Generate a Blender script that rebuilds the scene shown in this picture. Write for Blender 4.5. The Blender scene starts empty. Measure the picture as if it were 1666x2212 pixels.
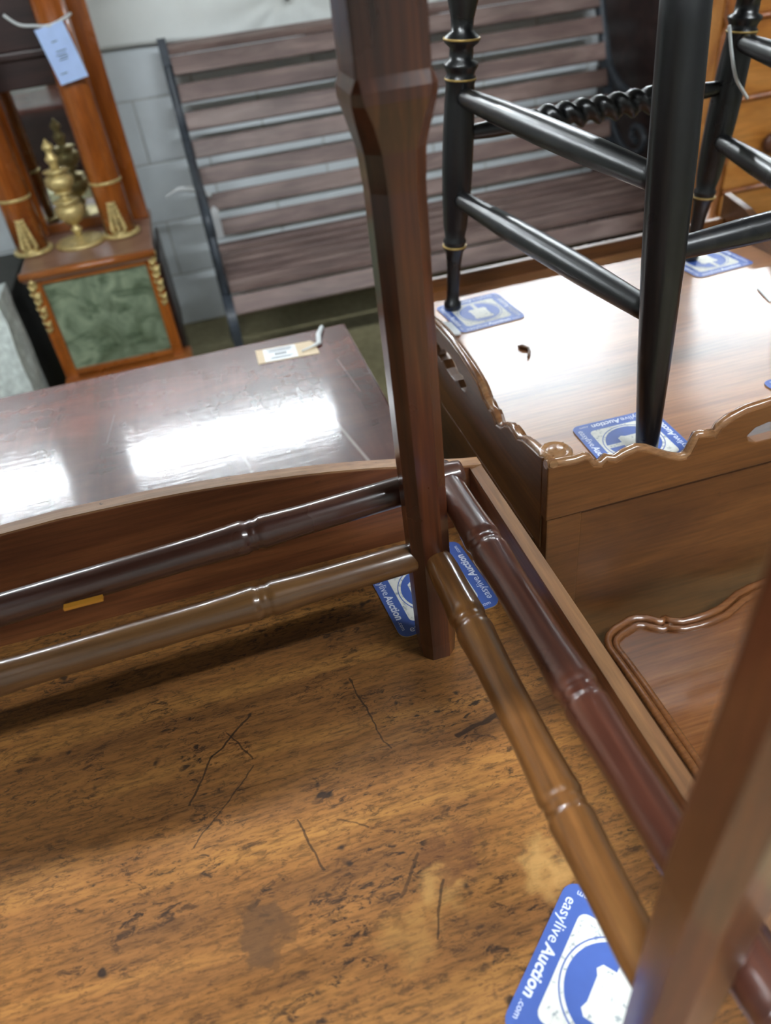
import bpy, bmesh, math, random
from mathutils import Vector, Matrix, noise

# ---------------------------------------------------------------- camera, world, exposure
S = bpy.context.scene
COL = S.collection
T = 0.78                      # height of the washstand top above the floor; all z below are relative to it
EYE = 0.545

cam_d = bpy.data.cameras.new('camera')
cam = bpy.data.objects.new('camera', cam_d)
COL.objects.link(cam)
cam_d.sensor_fit = 'HORIZONTAL'
cam_d.sensor_width = 36.0
cam_d.lens = 36.0 * 1620.0 / 1666.0
cam_d.clip_start = 0.02
cam_d.dof.use_dof = True
cam_d.dof.focus_distance = 0.68
cam_d.dof.aperture_fstop = 6.5
right = Vector((0.95851767, -0.26562877, -0.10336945))
down = Vector((-0.24571289, -0.58623541, -0.77198006))
fwd = Vector((0.14446128, 0.76535573, -0.62718541))
M3 = Matrix((right, -down, -fwd)).transposed()
cam.matrix_world = Matrix.Translation((0, 0, EYE + T)) @ M3.to_4x4()
S.camera = cam

w = bpy.data.worlds.new('world')
S.world = w
w.use_nodes = True
w.node_tree.nodes['Background'].inputs[0].default_value = (0.75, 0.85, 1.0, 1)
w.node_tree.nodes['Background'].inputs[1].default_value = 0.0

vs = S.view_settings
vs.view_transform = 'Standard'
vs.look = 'None'
vs.gamma = 1.0
vs.use_curve_mapping = False
vs.exposure = 1.25
TUBE_POWER = 118.0            # emission of the strip lights' diffusers, all of one kind
TUBE_COLOR = (0.88, 0.95, 1.0)

# ---------------------------------------------------------------- helpers
random.seed(7)

def lin(h):
    h = h.lstrip('#')
    o = []
    for i in (0, 2, 4):
        c = int(h[i:i + 2], 16) / 255.0
        o.append(c / 12.92 if c <= 0.04045 else ((c + 0.055) / 1.055) ** 2.4)
    return (o[0], o[1], o[2], 1.0)

class NT:
    """small wrapper that makes node graphs short to write"""
    def __init__(self, name):
        self.m = bpy.data.materials.new(name)
        self.m.use_nodes = True
        self.t = self.m.node_tree
        self.b = self.t.nodes['Principled BSDF']
    def n(self, typ, **kw):
        nd = self.t.nodes.new(typ)
        for k, v in kw.items():
            setattr(nd, k, v)
        return nd
    def l(self, a, b):
        self.t.links.new(a, b)
    def val(self, sock, v):
        if hasattr(v, 'is_linked') or hasattr(v, 'links'):
            self.l(v, sock)
        else:
            sock.default_value = v
    def coords(self, scale=(1, 1, 1), rnd=False):
        tc = self.n('ShaderNodeTexCoord')
        mp = self.n('ShaderNodeMapping')
        self.l(tc.outputs['Object'], mp.inputs['Vector'])
        mp.inputs['Scale'].default_value = scale
        if rnd:
            oi = self.n('ShaderNodeObjectInfo')
            ml = self.math('MULTIPLY', oi.outputs['Random'], 37.0)
            self.l(ml, mp.inputs['Location'])
        return mp.outputs['Vector']
    def noise(self, vec, scale=1.0, detail=4.0, rough=0.55, dist=0.0):
        nd = self.n('ShaderNodeTexNoise')
        self.l(vec, nd.inputs['Vector'])
        nd.inputs['Scale'].default_value = scale
        nd.inputs['Detail'].default_value = detail
        nd.inputs['Roughness'].default_value = rough
        nd.inputs['Distortion'].default_value = dist
        return nd.outputs['Fac']
    def ramp(self, fac, stops):
        nd = self.n('ShaderNodeValToRGB')
        self.l(fac, nd.inputs['Fac'])
        cr = nd.color_ramp
        while len(cr.elements) < len(stops):
            cr.elements.new(0.5)
        for e, (p, c) in zip(cr.elements, stops):
            e.position = p
            e.color = c if len(c) == 4 else (c[0], c[1], c[2], 1)
        return nd.outputs['Color']
    def mix(self, fac, a, b, blend='MIX'):
        nd = self.n('ShaderNodeMix', data_type='RGBA', blend_type=blend)
        self.val(nd.inputs[0], fac)
        self.val(nd.inputs[6], a)
        self.val(nd.inputs[7], b)
        return nd.outputs[2]
    def math(self, op, a, b=None, clamp=False):
        nd = self.n('ShaderNodeMath', operation=op, use_clamp=clamp)
        self.val(nd.inputs[0], a)
        if b is not None:
            self.val(nd.inputs[1], b)
        return nd.outputs[0]
    def vmath(self, op, a, b=None, out=0):
        nd = self.n('ShaderNodeVectorMath', operation=op)
        self.val(nd.inputs[0], a)
        if b is not None:
            self.val(nd.inputs[1], b)
        return nd.outputs[out]
    def bump(self, h, strength=0.2, dist=0.002):
        nd = self.n('ShaderNodeBump')
        self.l(h, nd.inputs['Height'])
        nd.inputs['Strength'].default_value = strength
        nd.inputs['Distance'].default_value = dist
        self.l(nd.outputs[0], self.b.inputs['Normal'])
        self.l(nd.outputs[0], self.b.inputs['Coat Normal'])
    def set(self, **kw):
        for k, v in kw.items():
            self.val(self.b.inputs[k.replace('_', ' ')], v)
        return self

G = lambda v: (v, v, v, 1)

def wood(name, dark, mid, light, axis='x', grain=14.0, rough=0.4, coat=0.0, coat_rough=0.15, spots=0.0,
         streak=0.35, bump=0.12, spec=0.4, rnd=False, rough_var=0.1):
    k = NT(name)
    sc = {'x': (1.2, grain, grain), 'y': (grain, 1.2, grain), 'z': (grain, grain, 1.2)}[axis]
    fs = {'x': (14, 260, 260), 'y': (260, 14, 260), 'z': (260, 260, 14)}[axis]
    a = k.noise(k.coords(sc, rnd), 1.0, 6, 0.62, 1.1)
    col = k.ramp(a, [(0.28, lin(dark)), (0.5, lin(mid)), (0.74, lin(light))])
    f = k.noise(k.coords(fs, rnd), 1.0, 3, 0.6)
    fl = k.ramp(f, [(0.3, G(1 - streak)), (0.62, G(1.0))])
    col = k.mix(1.0, col, fl, 'MULTIPLY')
    if spots > 0:
        s = k.noise(k.coords((1, 1, 1), rnd), 55.0, 3, 0.7, 0.4)
        sm = k.ramp(s, [(0.67, G(0)), (0.73, G(1))])
        col = k.mix(k.math('MULTIPLY', sm, spots), col, lin('1c120c'))
    rv = k.noise(k.coords((1, 1, 1), rnd), 9.0, 4, 0.6)
    k.set(Base_Color=col, Roughness=k.math('ADD', k.math('MULTIPLY', rv, rough_var * 2), rough - rough_var))
    k.b.inputs['Specular IOR Level'].default_value = spec
    if coat:
        k.b.inputs['Coat Weight'].default_value = coat
        k.b.inputs['Coat Roughness'].default_value = coat_rough
    k.bump(f, bump, 0.0006)
    return k.m

def plain(name, col, rough=0.5, metal=0.0, var=0.12, vs_=20.0, bump=0.0, spec=0.5, rnd=False):
    k = NT(name)
    a = k.noise(k.coords((1, 1, 1), rnd), vs_, 5, 0.6)
    c = lin(col)
    d = tuple(x * (1 - var) for x in c[:3]) + (1,)
    e = tuple(min(1, x * (1 + var)) for x in c[:3]) + (1,)
    k.set(Base_Color=k.ramp(a, [(0.3, d), (0.7, e)]), Roughness=rough, Metallic=metal)
    k.b.inputs['Specular IOR Level'].default_value = spec
    if bump:
        k.bump(a, bump, 0.003)
    return k.m

class MB:
    """collects shapes in scene coordinates, then links them as one mesh object"""
    def __init__(self):
        self.v = []; self.f = []; self.smooth = []
    def add(self, vs_, fs, smooth=False):
        o = len(self.v)
        self.v += [tuple(p) for p in vs_]
        self.f += [tuple(o + i for i in f) for f in fs]
        self.smooth += [smooth] * len(fs)
        return self
    def box(self, lo, hi, bev=0.0, M=None):
        (x0, y0, z0), (x1, y1, z1) = lo, hi
        bm = bmesh.new()
        bmesh.ops.create_cube(bm, size=1.0)
        for p in bm.verts:
            p.co = Vector(((x0 + x1) / 2 + p.co.x * (x1 - x0), (y0 + y1) / 2 + p.co.y * (y1 - y0), (z0 + z1) / 2 + p.co.z * (z1 - z0)))
        if bev:
            bmesh.ops.bevel(bm, geom=list(bm.edges), offset=bev, segments=2, profile=0.6, affect='EDGES')
        if M is not None:
            bmesh.ops.transform(bm, matrix=M, verts=bm.verts)
        self.bm(bm)
        return self
    def bm(self, bm, smooth=False):
        bm.verts.index_update()
        self.add([p.co[:] for p in bm.verts], [[q.index for q in f.verts] for f in bm.faces], smooth)
        bm.free()
    def rings(self, rings, caps=True, smooth=True, closed=False):
        n = len(rings[0]); vs_ = []; fs = []
        for r in rings:
            vs_ += r
        m = len(rings)
        for i in range(m if closed else m - 1):
            j = (i + 1) % m
            for q in range(n):
                r = (q + 1) % n
                fs.append((i * n + q, i * n + r, j * n + r, j * n + q))
        self.add(vs_, fs, smooth)
        if caps and not closed:
            self.add(rings[0], [tuple(reversed(range(n)))], False)
            self.add(rings[-1], [tuple(range(n))], False)
        return self
    def lathe(self, prof, at=(0, 0, 0), axis=(0, 0, 1), n=20, caps=True):
        """prof: list of (radius, distance along axis)"""
        ax = Vector(axis).normalized()
        up = Vector((0, 0, 1)) if abs(ax.z) < 0.9 else Vector((1, 0, 0))
        u = ax.cross(up).normalized(); v = ax.cross(u).normalized()
        o = Vector(at); rings = []
        for r, h in prof:
            rings.append([tuple(o + ax * h + (u * math.cos(6.2832 * q / n) + v * math.sin(6.2832 * q / n)) * r) for q in range(n)])
        return self.rings(rings, caps)
    def tube(self, pts, r, n=10, caps=True, flat=None):
        """sweep along points; r number or list; flat=(a,b) gives a rectangular-ish section half sizes"""
        P = [Vector(p) for p in pts]
        rings = []
        prev = None
        for i, p in enumerate(P):
            d = (P[min(i + 1, len(P) - 1)] - P[max(i - 1, 0)]).normalized()
            if prev is None:
                up = Vector((0, 0, 1)) if abs(d.z) < 0.9 else Vector((1, 0, 0))
                u = d.cross(up).normalized()
            else:
                u = (prev - d * prev.dot(d)).normalized()
            prev = u
            v = d.cross(u).normalized()
            rr = r[i] if isinstance(r, (list, tuple)) else r
            rings.append([tuple(p + (u * math.cos(6.2832 * q / n) + v * math.sin(6.2832 * q / n)) * rr) for q in range(n)])
        return self.rings(rings, caps)
    def sweep_rect(self, pts, w, h, side=(1, 0, 0)):
        """rectangular bar: w along `side`, h across"""
        P = [Vector(p) for p in pts]; s = Vector(side); rings = []
        for i, p in enumerate(P):
            d = (P[min(i + 1, len(P) - 1)] - P[max(i - 1, 0)]).normalized()
            v = d.cross(s).normalized()
            rings.append([tuple(p + s * a * w / 2 + v * b * h / 2) for a, b in ((-1, -1), (1, -1), (1, 1), (-1, 1))])
        return self.rings(rings, True, False)
    def curve(self, outline, holes, thick, fn, bev=0.0):
        """flat plate with holes; outline (u,v); fn maps (u,v,w) to scene coordinates"""
        cu = bpy.data.curves.new('tmp', 'CURVE')
        cu.dimensions = '2D'; cu.fill_mode = 'BOTH'
        cu.extrude = max(thick / 2 - bev, 0.00001); cu.bevel_depth = bev; cu.bevel_resolution = 1
        if bev:
            cu.offset = -bev
        for pl in [outline] + list(holes):
            sp = cu.splines.new('POLY')
            sp.points.add(len(pl) - 1)
            for q, (a, b) in zip(sp.points, pl):
                q.co = (a, b, 0, 1)
            sp.use_cyclic_u = True
        self._from_curve(cu, fn)
        return self
    def _from_curve(self, cu, fn):
        ob = bpy.data.objects.new('tmp', cu)
        me = bpy.data.meshes.new_from_object(ob)
        self.add([fn(*p.co) for p in me.vertices], [list(p.vertices) for p in me.polygons])
        bpy.data.objects.remove(ob); bpy.data.meshes.remove(me); bpy.data.curves.remove(cu)
    def text(self, body, size, fn, thick=0.00005, off=0.0, align='CENTER', shear=0.0):
        cu = bpy.data.curves.new('tmp', 'FONT')
        cu.body = body; cu.size = size; cu.align_x = align; cu.align_y = 'CENTER'
        cu.extrude = thick; cu.offset = off; cu.resolution_u = 3; cu.shear = shear
        self._from_curve(cu, fn)
        return self
    def build(self, name, mat, parent=None, origin=None):
        o = Vector(origin) if origin is not None else (Vector(parent['_o']) if parent is not None and '_o' in parent else Vector((0, 0, 0)))
        me = bpy.data.meshes.new(name)
        me.from_pydata([tuple(Vector(p) - o) for p in self.v], [], self.f)
        me.polygons.foreach_set('use_smooth', self.smooth)
        me.update()
        bm = bmesh.new(); bm.from_mesh(me)
        bmesh.ops.remove_doubles(bm, verts=bm.verts, dist=1e-6)
        bmesh.ops.recalc_face_normals(bm, faces=bm.faces)
        bm.to_mesh(me); bm.free()
        me.materials.append(mat)
        ob = bpy.data.objects.new(name, me)
        COL.objects.link(ob)
        if parent is not None:
            ob.parent = parent
            ob['_o'] = tuple(o)
        else:
            ob.location = o + Vector((0, 0, T))
            ob['_o'] = tuple(o)
        return ob

def tag(o, label, cat, group=None):
    o['label'] = label
    o['category'] = cat
    if group:
        o['group'] = group
    return o

def thing(name, loc, label, cat, group=None):
    o = bpy.data.objects.new(name, None)
    o.empty_display_size = 0.05
    COL.objects.link(o)
    o.location = Vector(loc) + Vector((0, 0, T))
    o['_o'] = tuple(loc)
    return tag(o, label, cat, group)

def struct(mb, name, mat, origin=(0, 0, 0)):
    o = mb.build(name, mat, None, origin)
    o['kind'] = 'structure'
    return o

def dup(root):
    """a copy of a thing with its parts and sub-parts"""
    r = root.copy(); COL.objects.link(r)
    for ch in list(root.children):
        c = ch.copy(); COL.objects.link(c); c.parent = r
        for g in list(ch.children):
            d = g.copy(); COL.objects.link(d); d.parent = c
    return r

def share(ob, loc, parent, rot=None):
    """another piece with the same mesh"""
    c = ob.copy(); COL.objects.link(c); c.parent = parent; c.location = loc
    if rot:
        c.rotation_euler = rot
    return c

def arc(cx, cy, r, a0, a1, n=8):
    return [(cx + r * math.cos(math.radians(a0 + (a1 - a0) * i / n)), cy + r * math.sin(math.radians(a0 + (a1 - a0) * i / n))) for i in range(n + 1)]

def rrect(w_, h_, r, n=5):
    a, b = w_ / 2 - r, h_ / 2 - r
    return arc(a, b, r, 0, 90, n) + arc(-a, b, r, 90, 180, n) + arc(-a, -b, r, 180, 270, n) + arc(a, -b, r, 270, 360, n)

def smooth_pts(pts, k=6):
    """Catmull-Rom through the points"""
    P = [Vector(p) for p in pts]; out = []
    for i in range(len(P) - 1):
        p0 = P[max(i - 1, 0)]; p1 = P[i]; p2 = P[i + 1]; p3 = P[min(i + 2, len(P) - 1)]
        for s in range(k):
            t = s / k
            out.append(0.5 * ((2 * p1) + (p2 - p0) * t + (2 * p0 - 5 * p1 + 4 * p2 - p3) * t * t + (3 * p1 - p0 - 3 * p2 + p3) * t ** 3))
    out.append(P[-1])
    return [tuple(p) for p in out]

# ---------------------------------------------------------------- materials
def seg_mask(k, P, a, b, wid, soft=0.6):
    """mask of a scratch running from a to b on the xy plane"""
    a = Vector((a[0], a[1], 0)); b = Vector((b[0], b[1], 0)); d = b - a
    pa = k.vmath('SUBTRACT', P, tuple(a))
    dt = k.vmath('DOT_PRODUCT', pa, tuple(d), 1)
    h = k.math('DIVIDE', dt, d.length_squared, True)
    cb = k.n('ShaderNodeCombineXYZ')
    for i in range(3):
        k.l(k.math('MULTIPLY', h, d[i]), cb.inputs[i])
    ds = k.vmath('LENGTH', k.vmath('SUBTRACT', pa, cb.outputs[0]), None, 1)
    mr = k.n('ShaderNodeMapRange')
    k.l(ds, mr.inputs[0])
    mr.inputs[1].default_value = wid * soft; mr.inputs[2].default_value = wid
    mr.inputs[3].default_value = 1; mr.inputs[4].default_value = 0
    return mr.outputs[0]

def table_top_wood():
    k = NT('worn_mahogany')
    a = k.noise(k.coords((2.0, 17, 17)), 1.0, 6, 0.62, 1.0)
    col = k.ramp(a, [(0.25, lin('5d3c1f')), (0.48, lin('86592d')), (0.75, lin('a8763c'))])
    big = k.noise(k.coords((3, 5, 5)), 1.0, 3, 0.5)
    col = k.mix(1.0, col, k.ramp(big, [(0.3, G(0.72)), (0.65, G(1.08))]), 'MULTIPLY')
    f = k.noise(k.coords((45, 300, 300)), 1.0, 3, 0.65)
    col = k.mix(1.0, col, k.ramp(f, [(0.32, G(0.5)), (0.55, G(1.0))]), 'MULTIPLY')
    # pores and ink spots, gathered in patches
    pt = k.noise(k.coords((1, 1, 1)), 14.0, 3, 0.6)
    s = k.noise(k.coords((75, 170, 75)), 1.0, 4, 0.75, 0.6)
    sm = k.math('MULTIPLY', k.ramp(s, [(0.53, G(0)), (0.64, G(1))]), k.ramp(pt, [(0.38, G(0.2)), (0.6, G(0.95))]))
    col = k.mix(sm, col, lin('21150f'))
    s3 = k.noise(k.coords((130, 420, 130)), 1.0, 3, 0.7, 0.3)
    col = k.mix(k.ramp(s3, [(0.56, G(0)), (0.66, G(0.6))]), col, lin('3a2413'))
    s2 = k.noise(k.coords((1, 1, 1)), 38.0, 2, 0.5)
    col = k.mix(k.ramp(s2, [(0.70, G(0)), (0.74, G(0.9))]), col, lin('1d1512'))
    tc = k.n('ShaderNodeTexCoord')
    P = tc.outputs['Object']
    nz = k.n('ShaderNodeTexNoise'); nz.inputs['Scale'].default_value = 55; nz.inputs['Detail'].default_value = 6; k.l(P, nz.inputs['Vector'])
    Pd = k.vmath('ADD', P, k.vmath('SCALE', k.vmath('SUBTRACT', nz.outputs['Color'], (0.5, 0.5, 0.5))))
    for nd in k.t.nodes:
        if nd.type == 'VECT_MATH' and nd.operation == 'SCALE':
            nd.inputs['Scale'].default_value = 0.07
    Pf = k.vmath('MULTIPLY', Pd, (1, 1, 0))
    # pale worn patches and the dark water stain
    for (x, y, r, c, amt) in ((0.124, 0.228, 0.022, 'bf9458', 0.55), (0.043, 0.236, 0.020, 'b98e52', 0.4), (0.015, 0.215, 0.020, 'b3864a', 0.3),
                              (-0.081, 0.256, 0.020, '4f3620', 0.75), (-0.066, 0.243, 0.014, '56391f', 0.6), (0.06, 0.262, 0.02, '5c3820', 0.45)):
        m = k.vmath('DISTANCE', Pf, (x, y, 0), 1)
        mr = k.n('ShaderNodeMapRange'); k.l(m, mr.inputs[0])
        mr.inputs[1].default_value = r * (0.75 if c[0] < '7' else 0.2); mr.inputs[2].default_value = r * (1.0 if c[0] < '7' else 1.15)
        mr.inputs[3].default_value = amt; mr.inputs[4].default_value = 0
        col = k.mix(mr.outputs[0], col, lin(c))
    Ps = k.vmath('ADD', k.vmath('MULTIPLY', P, (1, 1, 0)), k.vmath('MULTIPLY', k.vmath('SUBTRACT', nz.outputs['Color'], (0.5, 0.5, 0.5)), (0.008, 0.008, 0)))
    for (a_, b_, wd, amt) in (((-0.064, 0.436), (-0.100, 0.405), 0.0011, 0.85), ((-0.100, 0.405), (-0.122, 0.366), 0.0013, 0.8), ((-0.067, 0.384), (-0.121, 0.329), 0.0008, 0.75),
                              ((-0.085, 0.425), (-0.067, 0.392), 0.0009, 0.7), ((-0.041, 0.326), (-0.028, 0.280), 0.0010, 0.75), ((0.030, 0.445), (0.040, 0.385), 0.0008, 0.8),
                              ((0.040, 0.385), (0.046, 0.362), 0.0008, 0.7), ((0.053, 0.246), (0.036, 0.210), 0.0010, 0.7), ((0.140, 0.364), (0.103, 0.355), 0.0028, 0.85),
                              ((0.041, 0.27), (0.02, 0.245), 0.0016, 0.6), ((-0.01, 0.315), (0.01, 0.302), 0.0008, 0.6)):
        m = seg_mask(k, Ps, a_, b_, wd)
        col = k.mix(k.math('MULTIPLY', m, amt), col, lin('20140d'))
    rv = k.noise(k.coords((1, 1, 1)), 12.0, 4, 0.6)
    k.set(Base_Color=col, Roughness=k.math('ADD', k.math('MULTIPLY', rv, 0.25), 0.36))
    k.b.inputs['Specular IOR Level'].default_value = 0.35
    k.bump(k.math('ADD', f, k.math('MULTIPLY', s, 0.6)), 0.25, 0.0007)
    return k.m

def polished_top():
    k = NT('polished_dark_mahogany')
    a = k.noise(k.coords((3.0, 9, 9)), 1.0, 5, 0.6, 0.8)
    col = k.ramp(a, [(0.3, lin('3a1d18')), (0.55, lin('532c24')), (0.78, lin('6a3c30'))])
    st = k.noise(k.coords((24, 1.6, 4)), 1.0, 4, 0.6)
    col = k.mix(1.0, col, k.ramp(st, [(0.35, G(0.72)), (0.62, G(1.1))]), 'MULTIPLY')
    tc = k.n('ShaderNodeTexCoord'); P = k.vmath('MULTIPLY', tc.outputs['Object'], (1, 1, 0))
    for (a_, b_, wd, amt, c) in (((0.105, 1.02), (0.150, 0.76), 0.0035, 0.55, 'a99b93'), ((-0.09, 1.06), (-0.075, 0.98), 0.0016, 0.4, '8b7b76'), ((-0.02, 0.90), (-0.005, 0.80), 0.0030, 0.45, '94847d'),
                                 ((-0.2, 1.1), (-0.21, 1.02), 0.0012, 0.35, '8b7b76'), ((0.165, 1.12), (0.175, 1.0), 0.0012, 0.35, '9a8d88')):
        col = k.mix(k.math('MULTIPLY', seg_mask(k, P, a_, b_, wd, 0.2), amt), col, lin(c))
    fn_ = k.noise(k.coords((9, 160, 20)), 1.0, 4, 0.65, 0.3)
    rv = k.noise(k.coords((1, 1, 1)), 6.0, 4, 0.6)
    k.set(Base_Color=col, Roughness=k.math('ADD', k.math('MULTIPLY', rv, 0.08), 0.22))
    k.b.inputs['Specular IOR Level'].default_value = 0.2
    k.b.inputs['Coat Weight'].default_value = 0.3
    k.b.inputs['Coat Roughness'].default_value = 0.05
    k.bump(fn_, 0.10, 0.0012)
    return k.m

M_TOP = table_top_wood()
M_POL = polished_top()
M_GAL = wood('gallery_mahogany', '4a2716', '693c22', '8a5631', 'x', 16, 0.42, spots=0.3)
M_EDGE = wood('worn_gallery_edge', '7d5436', '9c7350', 'b99270', 'x', 16, 0.5, spots=0.8)
M_EDGEY = wood('worn_gallery_edge_lengthwise', '4a2c16', '68452a', '87603a', 'y', 16, 0.5, spots=0.7)
M_GALY = wood('gallery_mahogany_lengthwise', '4a2716', '693c22', '8a5631', 'y', 16, 0.42, spots=0.3)
M_CARC = wood('carcass_wood', '3a2013', '54301d', '6b4026', 'z', 12, 0.5)
M_LEG = wood('rosewood_leg', '2a140d', '522a18', '804822', 'z', 34, 0.3, 0.6, 0.1, streak=0.3, spec=0.5)
M_BAMX = wood('bamboo_turned_wood', '3d2615', '5f4023', '7d5932', 'x', 40, 0.32, 0.7, 0.08, streak=0.3)
M_BAMY = wood('bamboo_turned_wood_light', '553419', '7d522a', '9d7040', 'y', 40, 0.32, 0.7, 0.08, streak=0.3)
M_BAMX2 = wood('bamboo_turned_wood_dark', '2c1713', '44281f', '5e3d2c', 'x', 40, 0.3, 0.7, 0.07, streak=0.25)
M_BAMY2 = wood('bamboo_turned_wood_red', '2b130d', '46251a', '654030', 'y', 40, 0.3, 0.8, 0.06, streak=0.25)
M_INLAY = plain('yellow_wood_mark', 'c98a2c', 0.4)
M_COMTOP = wood('commode_tray_wood', '6b4127', '93613c', 'b5814f', 'x', 7, 0.33, 0.3, 0.26, spots=0.25, spec=0.85, rough_var=0.05, bump=0.05)
M_COM = wood('commode_front_wood', '3f230f', '67401f', '8a5a2d', 'x', 9, 0.4, 0.2, 0.25, spots=0.2)
M_COMSIDE = wood('commode_side_wood', '3f230f', '67401f', '8a5a2d', 'y', 9, 0.4, 0.2, 0.25, spots=0.2)
M_COMEDGE = wood('commode_moulded_edge', '5a371f', '7f5534', 'a07a55', 'x', 20, 0.25, 0.7, 0.12)
M_TEA = wood('tea_table_wood', '5a3319', '7a4c2a', '94653d', 'x', 10, 0.22, 0.9, 0.05, spec=0.6, rough_var=0.05)
M_BLACK = wood('ebonised_wood', '0a0a0b', '121214', '242221', 'z', 22, 0.3, 0.0, 0.2, streak=0.2, spec=0.6)
M_GILT = plain('gilt_paint', '9c8148', 0.5, 0.3, 0.25, 90)
def mk_bench():
    k = NT('weathered_bench_slats')
    a = k.noise(k.coords((2.5, 22, 22), True), 1.0, 6, 0.65, 0.8)
    col = k.ramp(a, [(0.3, lin('5c4844')), (0.5, lin('7d6862')), (0.72, lin('9b8780'))])
    b = k.noise(k.coords((5, 9, 9), True), 1.0, 3, 0.5)
    col = k.mix(1.0, col, k.ramp(b, [(0.35, G(0.75)), (0.65, G(1.12))]), 'MULTIPLY')
    k.set(Base_Color=col, Roughness=0.5)
    return k.m
M_SLAT = mk_bench()
M_IRON = plain('painted_cast_iron', '3a4048', 0.45, 0.0, 0.25, 40, 0.1)
M_ORANGE = wood('golden_mahogany', '6f330c', '97501a', 'b56a2a', 'z', 9, 0.25, 0.6, 0.12)
M_ORANGEX = wood('golden_mahogany_cross', '7a3b10', '9f5a22', 'bd7a3c', 'x', 9, 0.3, 0.5, 0.15)
M_PLTOP = wood('pale_plinth_top', '7d5443', '97705c', 'ae8873', 'x', 7, 0.4, 0.2, 0.3)  # paler and pinker than the rest of the console
M_GOLD = plain('gilded_bronze', 'c9b47a', 0.4, 0.45, 0.3, 60, 0.2)
def mk_green():
    k = NT('green_marbled_panel')
    a = k.noise(k.coords((9, 9, 9)), 1.0, 6, 0.6, 1.6)
    b = k.noise(k.coords((5, 5, 14)), 1.0, 4, 0.6, 2.2)
    col = k.ramp(a, [(0.28, lin('4a553f')), (0.5, lin('73806a')), (0.72, lin('97a388'))])
    col = k.mix(k.ramp(b, [(0.56, G(0)), (0.62, G(0.55))]), col, lin('33452f'))
    k.set(Base_Color=col, Roughness=0.3)
    k.bump(a, 0.4, 0.01)
    return k.m
M_GREEN = mk_green()
def mk_mirror():
    k = NT('old_mirror_glass')
    k.set(Base_Color=(0.62, 0.66, 0.66, 1), Metallic=1.0, Roughness=0.04)
    return k.m
M_MIRROR = mk_mirror()
M_DARKBR = wood('dark_brown_board', '211311', '34201d', '4a302a', 'x', 12, 0.4, 0.2, 0.3)
M_BLUE = plain('mat_blue_print', '4660a6', 0.45, 0, 0.05, 60)
def mk_matwhite():
    k = NT('mat_white_print')
    a = k.noise(k.coords((1, 1, 1)), 260.0, 2, 0.5)
    k.set(Base_Color=k.ramp(a, [(0.3, lin('9fa5a8')), (0.4, lin('d9d9d2')), (0.6, lin('e2e1d9'))]), Roughness=0.55)
    return k.m
M_WHITE = mk_matwhite()
M_LETTER = plain('mat_lettering', 'dfe4f2', 0.5, 0, 0.02)
M_PULP = plain('mat_board_edge', 'a88f6a', 0.8)
M_PAPER = plain('white_paper', 'dcdfe0', 0.7, 0, 0.04)
M_BLUEPAPER = plain('pale_blue_paper', 'b0c8f4', 0.7, 0, 0.06, 30)
M_MANILA = plain('manila_card', 'c9b596', 0.7, 0, 0.05)
M_INK = plain('label_ink', '3a3d48', 0.7)
M_STRING = plain('white_string', 'cfd3d3', 0.8)
M_CREAM = plain('cream_box_board', 'cfc9a2', 0.7, 0, 0.08)
M_STONE = plain('rough_pale_stone', 'd0d8d5', 0.9, 0, 0.3, 45, 0.8)
M_PINE = wood('waxed_pine', '8a4f1e', 'ad6f30', 'c4894a', 'x', 8, 0.38, 0.3, 0.25, spots=0.15)
M_PINEZ = wood('waxed_pine_turned', '77401c', '9a5c2e', 'b87a48', 'z', 12, 0.3, 0.5, 0.15)
M_TAN = plain('tan_box_board', 'a58a5f', 0.7, 0, 0.1)
M_DKGREY = plain('dark_grey_box', '35342f', 0.6, 0, 0.2, 12)
def mk_floor():
    k = NT('concrete_floor')
    a = k.noise(k.coords((1, 1, 1)), 3.0, 6, 0.65)
    b = k.noise(k.coords((1, 1, 1)), 40.0, 4, 0.6)
    col = k.ramp(a, [(0.3, lin('807755')), (0.7, lin('a59b76'))])
    col = k.mix(0.35, col, k.ramp(b, [(0.35, lin('6f684c')), (0.65, lin('b0a785'))]))
    k.set(Base_Color=col, Roughness=0.6)
    k.bump(b, 0.1, 0.003)
    return k.m
M_FLOOR = mk_floor()
M_BLOCK = plain('painted_blockwork', 'dde4e8', 0.75, 0, 0.07, 6, 0.15, rnd=True)
M_MORTAR = plain('painted_mortar', 'c2c6c5', 0.85, 0, 0.1, 30)
M_WALL = plain('grey_wall_paint', '8f918e', 0.8, 0, 0.04, 3)
M_CEIL = plain('ceiling_paint', '8b8b87', 0.85, 0, 0.03, 3)
M_SHEET = plain('white_dust_sheet', 'e6eae7', 0.6, 0, 0.05, 4)
def mk_emit(nm, pw):
    k = NT(nm)
    k.set(Base_Color=(0.8, 0.8, 0.8, 1))
    k.b.inputs['Emission Color'].default_value = TUBE_COLOR + (1,)
    k.b.inputs['Emission Strength'].default_value = pw
    return k.m
M_EMIT = mk_emit('light_diffuser', TUBE_POWER)
M_FIX = plain('white_enamel', 'd8d8d4', 0.4, 0, 0.02)

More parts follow.
